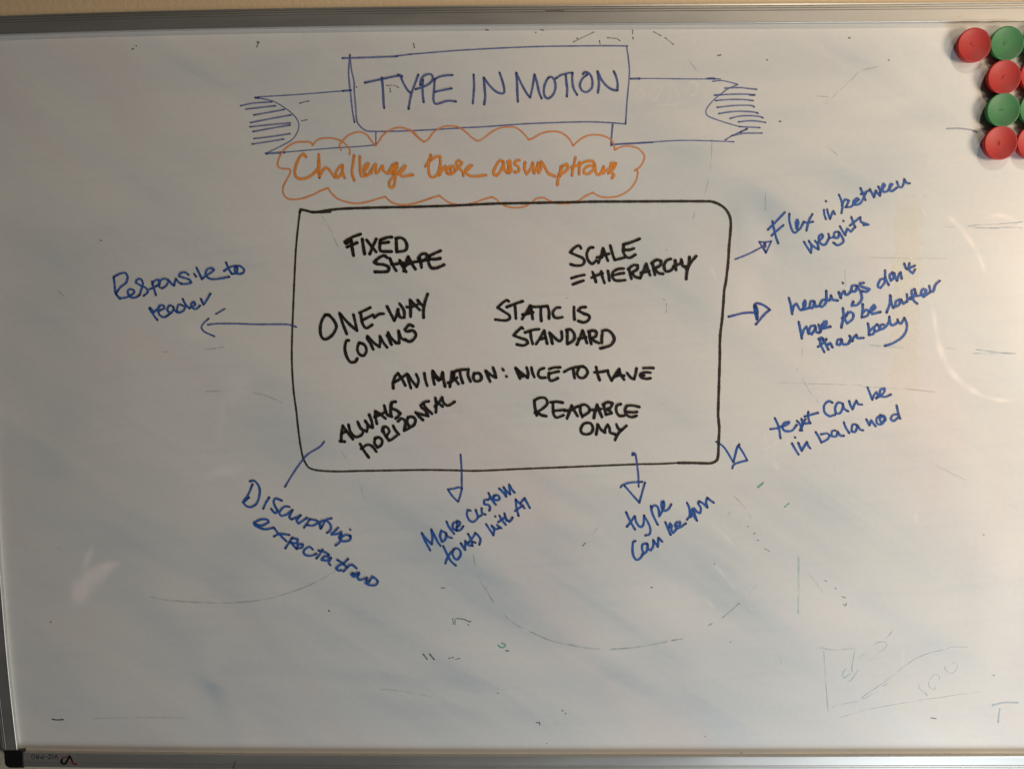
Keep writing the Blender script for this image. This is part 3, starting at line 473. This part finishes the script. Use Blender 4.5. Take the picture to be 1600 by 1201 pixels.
bl('custom','765,460 730,450 720,510 750,580 800,600 850,560 860,520;830,450 860,540 900,520;905,430 910,490 950,510;985,325 940,330 935,380 990,390 1010,420 1000,460;990,240 1030,320 1080,385;1000,310 1060,280 1090,265;1060,280 1050,320 1100,330 1130,310 1110,270 1060,270;1125,185 1170,230 1210,285;1210,285 1205,220 1180,170;1180,170 1220,220 1260,255;1260,255 1255,190 1250,135;1250,140 1280,190 1315,235',Q_,26)
bl('fonts','425,905 470,1000 520,1090 580,1145;450,1120 480,1040 530,970;560,940 540,990 560,1050 600,1070 640,1020 635,960 590,930 550,945;645,870 670,910 700,950;690,945 700,890 700,840;700,840 740,890 790,900;735,750 770,820 790,900;740,860 790,800 830,740;820,740 840,750 860,770 890,820 875,885;790,850 825,860',Q_,26)
bl('with','960,630 1000,690 1050,765;1050,765 1060,700 1030,650;1030,650 1080,690 1120,680;1095,640 1150,680;1072,530 1076,534;1125,520 1160,580 1205,635;1110,605 1160,570 1200,540;1190,495 1210,560 1250,600;1210,580 1260,590 1290,545',Q_,26)
bl('AI','1330,320 1340,420 1365,525;1330,325 1380,370 1440,430;1320,465 1370,430 1420,395;1440,305 1470,360 1505,425;1385,370 1440,305',Q_,26)
strokes('marker_arrow','1500,350 1508,470 1510,625',Y_,14,ar,.00036,'blue line of the arrow pointing down to Make custom fonts')
strokes('marker_arrow','480,195 560,185 610,170 660,180;480,195 540,280 610,350;610,350 635,280 660,180',Q_,22,'blue',.00042,'blue triangular head of the arrow above Make custom fonts')
strokes('marker_arrow','140,155 145,135 165,145 172,180 185,270 190,330 192,400',Z_,14,ar,.00036,'blue line of the arrow pointing down to type can be fun')
strokes('marker_arrow','145,148 150,152',Z_,20,'blue',.00033)
strokes('marker_arrow','80,170 110,140 200,110 350,100;130,150 200,230 270,310 315,360;315,360 350,240 385,110',R_,24,'blue',.00042,'blue triangular head of the arrow above type can be fun')
bl('type','150,480 200,590 260,695;160,660 210,600 255,530;260,530 275,600 320,660 365,640 375,520;375,525 430,620 455,700 440,755 390,770;460,400 480,500 545,635;465,430 500,395 540,410 560,460 565,530 600,470 625,400 620,345 595,350 595,420 630,460 680,440 715,380;610,350 605,430',R_,26)
bl('can, in can be fun','265,840 240,850 230,930 240,1020 280,1075 330,1050 360,1000;410,870 360,880 350,940 375,1000 410,960 420,880;415,880 430,940 460,955 490,900 490,825;490,830 520,870 545,910;545,910 550,860 555,800;555,800 600,845',R_,26)
bl('be, in can be fun','640,605 670,680 705,760;680,680 700,620 720,650 715,700 735,740 790,680;770,650 820,640 825,600 780,610 760,650 790,680 840,660 895,620',R_,26)
bl('fun','910,360 940,430 945,520 910,575;960,470 990,520 1035,585;990,440 1030,580;960,540 970,450 1000,430 1040,480 1075,490 1085,430 1050,370 1065,345;1065,345 1110,370 1165,420;1165,420 1150,350 1165,300;1165,300 1200,330 1245,360',R_,26)
bl('Flex','130,570 200,500 300,395;175,485 190,560 210,640 232,705;165,630 220,580 285,525;345,410 345,480 370,570 400,600 440,570;420,560 435,500 425,470 410,500 415,560 450,560 490,490;490,490 520,500 580,490;575,415 540,480 515,580',S_,20)
bl('in, beside Flex','690,370 695,420 710,465;722,368 735,420 750,460;750,460 775,400 785,385;785,385 800,415;708,284 712,288',S_,20)
bl('between','840,220 865,280 875,340 865,405;870,330 900,270 940,280 910,345;905,345 960,340 1000,300 1040,270 1020,255 985,290 1000,320 1060,300 1110,200;1055,155 1080,210 1105,275;1060,215 1140,180;1150,165 1190,245;1190,245 1210,180;1210,185 1250,230;1250,230 1255,190 1235,140;1250,200 1285,150 1300,125 1285,110 1270,150 1290,195 1330,180 1375,115 1355,115 1345,165 1370,185 1420,150;1420,90 1440,140 1470,145 1490,100 1495,65;1495,70 1520,105 1548,105',S_,20)
bl('weights','490,690 520,740 560,800;560,800 565,730 540,680;540,690 590,740 635,765;635,765 630,720 600,680;630,700 680,640 670,615 640,640 650,700 700,720 745,650;735,610 750,650 800,640;835,590 795,600 790,650 830,650 845,600;835,590 870,640 885,690 830,725 785,700;850,535 880,590 905,625;900,620 925,560 960,590 1000,545;965,445 985,500 1005,545;950,530 1010,480 1055,445;1055,445 1060,490 1120,515 1135,520 1085,525;884,480 887,484',S_,20)
strokes('marker_arrow','490,1152 600,1110 740,1050 890,970;865,880 950,885 1055,870;1055,870 1010,970 970,1055;970,1055 920,970 865,880;950,900 935,960 965,1030;900,930 955,1020;960,890 965,960',V_,24,ar,.00036,'blue arrow pointing up to Flex in between weights')
bl('headings','80,465 100,540 112,620;112,600 130,540 155,520 190,580 225,570;215,570 240,530 235,490 220,520 225,575 280,560;320,495 290,500 280,560 310,560 325,500;325,500 340,550 380,540;438,480 400,490 375,540 400,550 440,500 440,395;440,400 445,480 470,490 490,450;485,440 500,480 550,490;560,410 580,465;575,460 600,410 615,400;615,400 625,435 650,430 680,400;598,320 600,323;725,345 690,350 680,400 720,400 740,350;735,350 775,420 780,480 740,530 685,540 700,500;800,320 765,325 770,350 820,370 855,380 830,405 780,400',T_,22)
bl("don't",'1000,280 960,290 935,350 960,370 1000,320 1005,270;1005,200 1010,270 1040,340;1075,220 1050,250 1060,300 1090,270 1075,220;1095,225 1105,270 1120,300;1120,300 1140,240 1155,220;1155,220 1165,280;1190,135 1205,180;1240,130 1235,190 1270,230 1295,190;1215,190 1290,155',T_,21)
bl('have','175,695 190,770 205,855;205,830 225,770 250,740 270,810;330,730 290,740 275,790 300,815 335,760;335,740 345,790 370,800;365,720 385,790;385,790 400,720;400,760 440,720 440,690 415,700 410,760 480,740',T_,22)
bl('to, in have to be larger','600,565 605,640 585,750;590,660 650,610;650,600 620,660 640,710 690,670 700,620 660,600 630,640',T_,22)
bl('be, in have to be larger','790,525 790,580 780,655;785,620 820,580 850,590 840,630 800,650;860,600 910,560 900,535 870,570 880,620 960,600',T_,22)
bl('larger','1055,440 1050,520 1020,605;1060,450 1065,510 1085,560;1150,480 1110,500 1105,550 1140,530 1160,480;1160,480 1180,520 1215,500;1215,430 1220,490 1250,460;1290,380 1260,400 1270,450 1300,430 1290,380;1262,460 1290,500 1315,520;1250,478 1285,450 1298,415;1305,445 1345,440 1390,420 1400,390 1370,380 1350,420 1375,455 1435,410;1430,350 1445,400 1470,400 1490,340 1530,300',T_,22)
bl('than','375,860 390,920 420,985;360,935 420,890 440,860;365,860 390,845 405,870;405,850 430,900 460,960;440,920 480,900 500,940;585,860 550,870 540,910 570,915 590,870;590,880 600,910 650,905 670,870;665,830 690,880;690,880 700,850 730,820;730,820 740,850 800,848',T_,22)
bl('body','840,710 850,760 850,820;850,790 890,750 905,775 890,810 850,822;930,720 900,750 910,790 950,770 945,730 925,720;990,720 960,730 960,770 1000,750 1040,700 1048,645;1045,645 1060,720 1100,720 1130,690;1125,670 1135,700 1160,710 1190,660;1190,655 1215,720 1205,790 1160,850 1080,900 1003,925',T_,21)
strokes('marker_arrow','490,548 600,520 700,495 800,485 890,485;890,370 920,340 990,350 1070,390 1130,440;1130,440 1050,510 980,590 915,668',W_,36,ar,.00036,'blue arrow pointing right to headings')
strokes('marker_arrow','890,380 905,480 930,590;915,385 935,450 938,560;900,400 920,500',W_,38,'blue',.0004)
bl('text','140,420 180,510 200,630;95,535 170,525 220,500;220,510 280,480 290,460 240,470 220,520 250,555 320,550 370,490;370,450 400,480 425,550;420,430 430,490 410,550;460,430 400,550;490,355 490,420 510,475;450,405 520,385 590,365;440,480 510,470',U_,21)
bl('can, in text can be','740,260 700,245 655,290 660,360 710,400 770,385;850,270 800,260 770,310 775,370 820,370 850,310 850,275;850,290 870,330 905,350;915,245 930,290 950,330;950,330 970,280 990,240;990,240 1010,275 1050,280',U_,21)
bl('be, in text can be','1105,100 1130,160 1155,230;1155,230 1175,180 1200,150 1215,190 1195,215;1195,215 1240,190 1280,150 1285,110 1240,130 1235,190 1290,200 1350,175',U_,21)
bl('in, beside balanced','320,685 350,740 388,800;385,680 420,760;420,760 450,710 475,670;475,670 490,710 510,735;350,620 353,624',U_,22)
bl('balanced','565,565 600,620 625,675;625,675 690,640 715,600 680,580 620,590;770,550 735,560 735,610 780,610 795,560;795,560 820,600 860,605;860,465 880,520 915,575;990,490 950,490 940,560 980,560 1005,500;1005,500 1030,540 1060,548;1095,435 1125,495;1125,495 1145,445 1170,480 1190,505;1230,400 1200,430 1210,480 1260,480 1280,440;1290,420 1250,400 1235,440 1260,470 1295,440 1280,400 1240,390;1420,380 1370,390 1350,430 1380,450 1430,410;1410,290 1425,360 1445,425',U_,21)
strokes('marker_arrow','595,500 700,570 780,680 860,820;955,545 915,600 865,820;930,570 900,680 865,820;950,570 1020,680 1080,790;1080,790 980,815 900,840 860,870 845,915;955,540 957,543',X_,30,'blue',.0003,'blue arrow at the lower right corner of the black rectangle')
# --- print and scuffs on the frame (the board hangs upside down, so its lettering does too)
CP=(0,1051,8)
strokes('printed_lettering','420,1018 400,1025 395,1045 405,1062 425,1062 433,1045 428,1025 415,1018;484,1018 482,1068;482,1067 458,1063 454,1048 482,1043;470,1043 455,1018;542,1018 540,1068;540,1067 512,1063 508,1048 540,1043;570,1045 592,1045;608,1019 641,1019;641,1019 608,1068;608,1068 640,1068;660,1068 662,1018;725,1068 705,1018;705,1018 685,1066',CP,7,'print',0.0001,'small dark upside-down lettering on the lower left of the frame',parent=bot,hb=.00495,step=.4)
strokes('printed_logo','868,1040 845,1085 820,1130;820,1132 790,1132 768,1108 775,1080',CP,24,'blackprint',0.00016,'black stroke of the printed emblem on the frame',parent=bot,hb=.00495,step=.5)
strokes('printed_logo','768,1095 780,1062 810,1050 850,1050',CP,13,'redprint',0.00012,'red curve of the printed emblem on the frame',parent=bot,hb=.00495,step=.5)
strokes('printed_logo','875,1038 895,1080 915,1125 930,1138 958,1138',CP,22,'redprint',0.00020,'red stroke of the printed emblem on the frame',parent=bot,hb=.00495,step=.5)
strokes('printed_logo','870,1032 885,1060 900,1085',CP,20,'blackprint',0.00024,parent=bot,hb=.00495,step=.5)
strokes('ink_streak','420,138 520,137 600,135 645,137',(800,0,8),8,'redink',.0001,'dark red ink streak on the top rail',parent=top,hb=.0050)
strokes('scratch','1100,1165 1092,1195',Q3,5,((.08,.08,.08),(.05,.05,.05),.6),.0001,parent=bot,hb=.00495)
strokes('scratch','770,225 820,195;540,270 560,262',(1400,0,8),4,((.30,.26,.22),(.3,.26,.22),.4),.0001,parent=top,hb=.0050)

# ------------------------------------------------------------------ magnets
def magnet(px, py, mat, colour, label, emb, seg=56):
    H = .0095; R = .0186
    x, z = pl([px], [py], H); x, z = float(x[0]), float(z[0])
    o = bpy.data.objects.new('magnet', None); link(o); o.location = (x, 0, z)
    o['label'] = label; o['category'] = 'magnet'; o['group'] = 'round magnets in the upper right corner of the whiteboard'
    prof = [(0,.0064),(.004,.00650),(.008,.00690),(.012,.00770),(.0152,.00865),(.0168,.00925),(.0175,.0095),(.0181,.00935),(.01855,.0088),(R,.0080),(.0182,.0055),(.0175,.0028),(.0169,.0008),(.0164,.0001),(0,.0001)]
    vs, fs = [], []
    for (r, h) in prof[1:-1]:
        for k in range(seg): a = 2*math.pi*k/seg; vs.append((r*math.cos(a), -h, r*math.sin(a)))
    n = len(prof)-2
    c0 = len(vs); vs.append((0, -prof[0][1], 0)); c1 = len(vs); vs.append((0, -prof[-1][1], 0))
    for i in range(n-1):
        for k in range(seg): k2 = (k+1) % seg; fs.append((i*seg+k, i*seg+k2, (i+1)*seg+k2, (i+1)*seg+k))
    for k in range(seg):
        k2 = (k+1) % seg; fs.append((c0, k2, k)); fs.append((c1, (n-1)*seg+k, (n-1)*seg+k2))
    mesh_obj('body', vs, fs, mat, o, smooth=True)
    # raised moulding squiggle in the middle of the dish
    vs, fs = [], []
    for st in parse(emb):
        C = catmull([(a/1000, c/1000) for a, c in st], .0003); d = np.gradient(C, axis=0); d /= np.maximum(np.hypot(d[:,0], d[:,1]), 1e-9)[:, None]
        o0 = len(vs)
        for i, (p, q) in enumerate(zip(C, d)):
            ww = .00055; nx, nz_ = -q[1]*ww, q[0]*ww
            for (s1, hh) in ((1, .0062), (.5, .00675), (-.5, .00675), (-1, .0062)): vs.append((p[0]+nx*s1, -hh, p[1]+nz_*s1))
        for i in range(len(C)-1):
            for k in range(3): a = o0+4*i+k; fs.append((a, a+1, a+5, a+4))
    mesh_obj('moulding_mark', vs, fs, mat, o, smooth=True)
    return o
e1 = '-3,2.4 -1.8,1.6 -.8,.4 .2,-.6 1.2,-1.4 2.4,-.8 2.8,.2;-3.2,.8 -2,2.6'
e2 = '-3,-.5 -2.2,1.8 -.5,2.6 1.6,2.8 2.2,1.6;-2.4,-2.8 -.4,-.8 2,1.6;-2,0 0,1.4'
e3 = '-1.6,-2.6 .2,.2 1.6,2.6;1.8,2.4 .6,1.2 -1.2,.2;-.2,-1 1,1'
e4 = '-2.8,.4 -1.6,1.6 -.2,.8 -1,-.8 -2.6,-.4;.2,0 1.2,-.8 2.4,-.4 2.8,.8;-.4,.6 .6,.8'
e5 = '-.8,2.6 -1.4,0 -.6,-2.4;-.6,2.8 .8,1.2 .6,-1.4 -.4,-2.4;-.2,1 0,-1'
magnet(1523,70.1,m_red,'red','red round magnet at the left end of the top row, nothing below it',e1)
magnet(1574.3,67.7,m_green,'green','green round magnet in the top row, touching the outermost red one',e2)
magnet(1569.9,120.3,m_red,'red','red round magnet in the second row, between the two whole green ones',e3)
magnet(1568.4,171.7,m_green,'green','green round magnet between two red ones in the left column of the block',e4)
magnet(1564.3,223.1,m_red,'red','red round magnet at the bottom of the column, under a green one',e5)
magnet(1625.5,66,m_green,'green','green round magnet cut off by the photo edge in the top row, a mere sliver',e2)
magnet(1621,117.5,m_red,'red','red round magnet cut off by the photo edge in the second row',e3)
magnet(1619.5,170,m_green,'green','green round magnet cut off by the photo edge in the third row',e4)
magnet(1615.5,222,m_red,'red','red round magnet cut off by the photo edge in the bottom row',e1)
